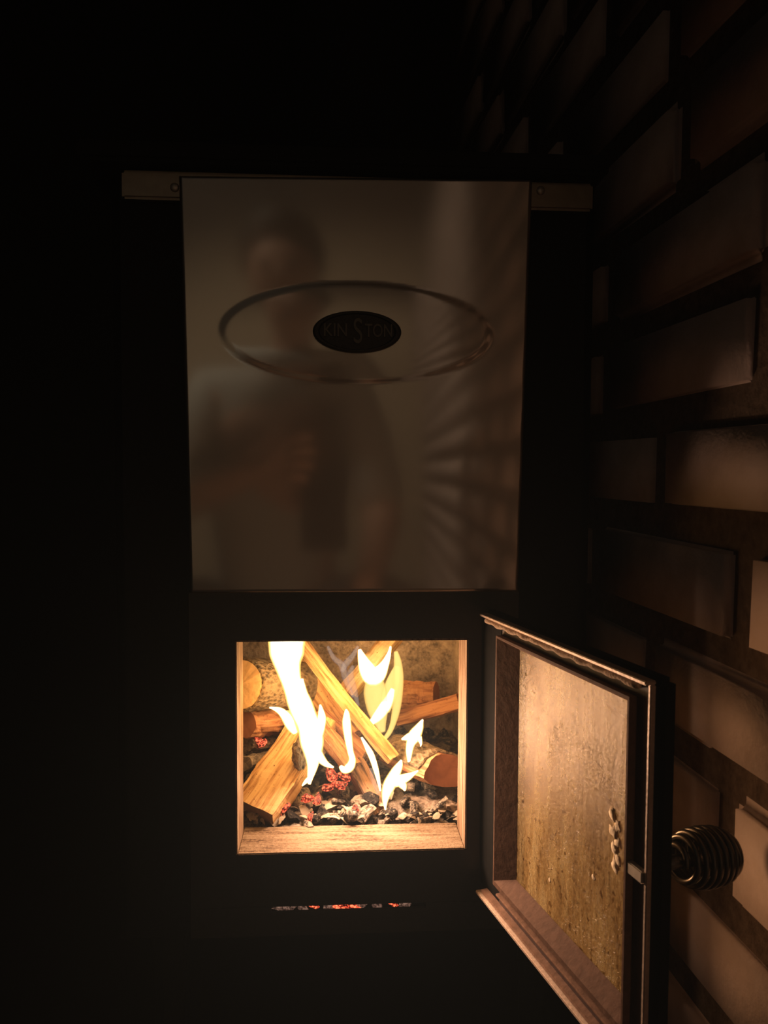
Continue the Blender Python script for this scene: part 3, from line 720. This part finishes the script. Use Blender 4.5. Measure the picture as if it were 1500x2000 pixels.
flame('flame', 'slim upright white flame in front of the crossed logs at the middle', [
    ([(664,1496,4),(672,1503,9),(683,1498,10),(688,1484,8),(684,1466,7),(680,1440,8.5),(677,1412,9.5),(677,1395,7),(676,1385,2)], {})], 0.078)
flame('flame', 'broad forked yellow flame with transparent veils at the back right', [
    ([(702,1268,3),(707,1284,10),(716,1305,17),(728,1322,20),(742,1312,16),(753,1294,9),(760,1276,4),(763,1262,1.5)], {'thick': 0.5}),
    ([(730,1320,14),(733,1350,24),(737,1380,22),(742,1408,14),(748,1430,5)], {'mat': 'flame_soft', 'thick': 0.4}),
    ([(773,1272,4),(777,1295,9),(778,1325,11),(777,1360,10),(772,1395,8),(763,1425,6),(750,1445,4),(738,1462,1.5)], {'mat': 'flame_soft', 'thick': 0.6}),
    ([(722,1415,4),(735,1402,10),(748,1386,12),(760,1366,10),(768,1345,5)], {'thick': 0.4}),
    ([(776,1300,5),(768,1330,14),(760,1360,16),(752,1390,10)], {'mat': 'flame_soft', 'thick': 0.3})], 0.165)
flame('flame', 'small arrow-shaped white flame above the half-round bark log', [
    ([(799,1492,3),(799,1470,7),(802,1452,10),(810,1436,15),(818,1422,11),(823,1411,5),(826,1405,1.5)], {}),
    ([(812,1436,9),(797,1440,8),(784,1444,2)], {}),
    ([(818,1440,7),(822,1452,3),(821,1458,1)], {})], 0.090)
flame('flame', 'low forked white flame at the front right of the fire bed', [
    ([(753,1582,1.5),(752,1566,6),(755,1548,11),(762,1530,15),(772,1510,13),(780,1495,8),(784,1484,2)], {}),
    ([(764,1528,12),(780,1524,13),(795,1518,9),(806,1512,5),(817,1505,1.5)], {}),
    ([(780,1524,10),(788,1536,8),(791,1545,2)], {})], 0.060)
flame('flame', 'thin bluish-white flame running down beside the scorched stick', [
    ([(706,1440,2),(716,1458,5),(725,1475,7),(732,1495,6),(738,1518,5),(743,1545,2)], {'thick': 0.5}),
    ([(725,1500,5),(733,1525,8),(740,1550,5)], {'mat': 'flame_wisp', 'thick': 0.5})], 0.080)
flame('flame', 'faint violet wisps of flame under the lintel behind the diagonal stick', [
    ([(640,1262,3),(652,1285,5),(668,1300,7),(676,1330,6),(690,1362,3)], {'mat': 'flame_wisp'}),
    ([(700,1262,3),(688,1282,6),(676,1296,7),(668,1312,4)], {'mat': 'flame_wisp'}),
    ([(690,1300,3),(684,1320,8),(692,1350,7),(700,1380,3)], {'mat': 'flame_wisp'})], 0.155)

# ---------------------------------------------------------------- the photographer and the room behind the camera (seen in the steel panel)
M['skin'] = m_simple('skin', (0.56, 0.34, 0.25), 0.55, 0, 0.35, 0.1, 40, 0.1)
M['shirt'] = m_simple('pale_grey_shirt', (0.46, 0.48, 0.46), 0.9, 0, 0.1, 0.1, 60, 0.3)
M['trousers'] = m_simple('dark_trousers', (0.05, 0.045, 0.05), 0.9, 0, 0.1, 0.2, 60, 0.3)
M['hair'] = m_simple('dark_hair', (0.025, 0.018, 0.014), 0.6, 0, 0.3, 0.4, 200, 0.5)
M['phone'] = m_simple('black_phone_case', (0.012, 0.012, 0.014), 0.85, 0, 0.1, 0.1, 50, 0.0)
M['eye'] = m_simple('eye', (0.08, 0.06, 0.05), 0.2, 0, 0.5, 0.1, 50, 0.0)
def skin_body(name, nodes, edges, mat, parent=None, levels=2):
    """nodes: key -> (point, radius); one continuous skinned surface rooted at the first node"""
    keys = list(nodes); idx = {k: i for i, k in enumerate(keys)}
    me = bpy.data.meshes.new(name); me.from_pydata([nodes[k][0] for k in keys], [(idx[a_], idx[b_]) for a_, b_ in edges], [])
    o = bpy.data.objects.new(name, me); C.objects.link(o)
    o.modifiers.new('skin', 'SKIN').use_smooth_shade = True
    if not me.skin_vertices: me.attributes  # layer is made with the modifier below
    sv = me.skin_vertices[0].data if me.skin_vertices else None
    if sv is None:
        bm = bmesh.new(); bm.from_mesh(me); bm.verts.layers.skin.verify(); bm.to_mesh(me); bm.free(); sv = me.skin_vertices[0].data
    for k in keys: sv[idx[k]].radius = (nodes[k][1], nodes[k][1]) if not isinstance(nodes[k][1], tuple) else nodes[k][1]
    for v_ in sv: v_.use_root = False
    sv[0].use_root = True
    sb = o.modifiers.new('sub', 'SUBSURF'); sb.levels = levels; sb.render_levels = levels
    bpy.context.view_layer.update()
    m2 = bpy.data.meshes.new_from_object(o.evaluated_get(bpy.context.evaluated_depsgraph_get()))
    bpy.data.objects.remove(o); m2.materials.clear(); m2.materials.append(mat); m2.name = name
    for p in m2.polygons: p.use_smooth = True
    o2 = bpy.data.objects.new(name, m2); C.objects.link(o2)
    if parent: adopt(o2, parent)
    return o2
V = lambda x, y, z: Vector((x, y, z))
hip = V(-0.13, -1.16, 0.16)
wr = V(-0.130, -0.705, 0.505)                    # wrist of the hand that holds the phone
nodes = {'hip': (hip, 0.135), 'belly': (V(-0.13, -1.13, 0.32), 0.125), 'chest': (V(-0.125, -1.08, 0.52), 0.14), 'neckb': (V(-0.12, -1.05, 0.70), 0.062),
 'neck': (V(-0.118, -1.035, 0.77), 0.052), 'jaw': (V(-0.115, -1.015, 0.86), 0.070), 'head': (V(-0.115, -1.03, 0.93), 0.088), 'crown': (V(-0.115, -1.04, 0.985), 0.060),
 'shl': (V(-0.29, -1.06, 0.655), 0.060), 'ell': (V(-0.335, -0.90, 0.435), 0.044), 'fol': (V(-0.25, -0.81, 0.465), 0.038), 'wrl': (wr, 0.026),
 'shr': (V(0.045, -1.06, 0.655), 0.060), 'elr': (V(0.10, -1.00, 0.40), 0.044), 'wrr': (V(0.06, -0.80, 0.30), 0.028), 'har': (V(0.045, -0.755, 0.285), 0.030),
 'hpl': (V(-0.22, -1.15, 0.13), 0.095), 'knl': (V(-0.36, -0.84, 0.27), 0.062), 'anl': (V(-0.25, -0.92, 0.055), 0.040), 'fol2': (V(-0.24, -0.80, 0.035), 0.034),
 'hpr': (V(-0.04, -1.15, 0.13), 0.095), 'knr': (V(0.10, -0.84, 0.27), 0.062), 'anr': (V(0.01, -0.92, 0.055), 0.040), 'for2': (V(0.01, -0.80, 0.035), 0.034)}
edges = [('hip','belly'),('belly','chest'),('chest','neckb'),('neckb','neck'),('neck','jaw'),('jaw','head'),('head','crown'),('chest','shl'),('shl','ell'),('ell','fol'),('fol','wrl'),
 ('chest','shr'),('shr','elr'),('elr','wrr'),('wrr','har'),('hip','hpl'),('hpl','knl'),('knl','anl'),('anl','fol2'),('hip','hpr'),('hpr','knr'),('knr','anr'),('anr','for2')]
# hand: palm and five fingers closing on the phone's edge
palm = V(-0.098, -0.660, 0.520)
nodes['palm'] = (palm, (0.030, 0.017)); edges.append(('wrl', 'palm'))
fing = [('index', V(-0.082,-0.640,0.548), V(-0.058,-0.6005,0.556), V(-0.036,-0.5985,0.553)), ('middle', V(-0.080,-0.632,0.529), V(-0.056,-0.597,0.534), V(-0.031,-0.5975,0.530)),
        ('ring', V(-0.083,-0.632,0.510), V(-0.058,-0.597,0.512), V(-0.034,-0.5985,0.507)), ('little', V(-0.088,-0.637,0.492), V(-0.064,-0.600,0.491), V(-0.044,-0.6005,0.486))]
for nm, k1, k2, k3 in fing:
    nodes[nm+'1'] = (k1, 0.0098); nodes[nm+'2'] = (k2, 0.0086); nodes[nm+'3'] = (k3, 0.0072)
    edges += [('palm', nm+'1'), (nm+'1', nm+'2'), (nm+'2', nm+'3')]
nodes['thumb1'] = (V(-0.086,-0.665,0.553), 0.0115); nodes['thumb2'] = (V(-0.062,-0.650,0.570), 0.0095); nodes['thumb3'] = (V(-0.045,-0.634,0.560), 0.0080)
edges += [('palm','thumb1'),('thumb1','thumb2'),('thumb2','thumb3')]
person = skin_body('person', nodes, edges, M['skin'])
tagp(person, 'person in a pale grey shirt sitting cross-legged behind the camera holding up a phone', 'person')
body_keys = {k: nodes[k] for k in ('hip','belly','chest','neckb','shl','ell','shr','elr')}
shirt = skin_body('shirt', {k: (p, r + (0.010 if k != 'neckb' else 0.004)) for k, (p, r) in {**body_keys, 'fol': nodes['fol']}.items()},
    [('hip','belly'),('belly','chest'),('chest','neckb'),('chest','shl'),('shl','ell'),('ell','fol'),('chest','shr'),('shr','elr')], M['shirt'], person)
skin_body('trousers', {k: (nodes[k][0], nodes[k][1] + 0.009) for k in ('hip','hpl','knl','anl','hpr','knr','anr')},
    [('hip','hpl'),('hpl','knl'),('knl','anl'),('hip','hpr'),('hpr','knr'),('knr','anr')], M['trousers'], person)
bm = bmesh.new(); bmesh.ops.create_uvsphere(bm, u_segments=24, v_segments=16, radius=1.0)
for vv in bm.verts:
    c = vv.co; k = 1 + 0.04*noise.noise(c*6)
    front = max(0.0, c.y - 0.1)
    vv.co = V(-0.115 + c.x*0.093*k, -1.046 + c.y*0.093*k - front*0.02, 0.955 + c.z*0.088*k + front*0.05)
obj('hair', bm, M['hair'], person, smooth=True)
bm = bmesh.new()
for dx in (-0.030, 0.030):
    bmesh.ops.create_icosphere(bm, subdivisions=2, radius=0.011, matrix=Matrix.Translation((-0.115+dx, -0.948, 0.915)))
obj('eyes', bm, M['eye'], person, smooth=True)
bm = bmesh.new(); tube(bm, [V(-0.115,-0.945,0.918), V(-0.115,-0.932,0.895), V(-0.115,-0.926,0.882), V(-0.115,-0.94,0.876)], [0.007, 0.010, 0.013, 0.007], 10)
obj('nose', bm, M['skin'], person, smooth=True)
bm = bmesh.new(); tube(bm, [V(-0.138,-0.944,0.850), V(-0.115,-0.938,0.852), V(-0.092,-0.944,0.850)], [0.003, 0.006, 0.003], 8)
obj('mouth', bm, M['reveal'], person, smooth=True)
bm = bmesh.new(); box(bm, -0.056, 0.018, -0.6185, -0.6105, 0.372, 0.516)
ph = obj('phone', bm, M['phone'], None, bevel=0.003)
tagp(ph, 'black phone held upright by the person behind the camera', 'phone')
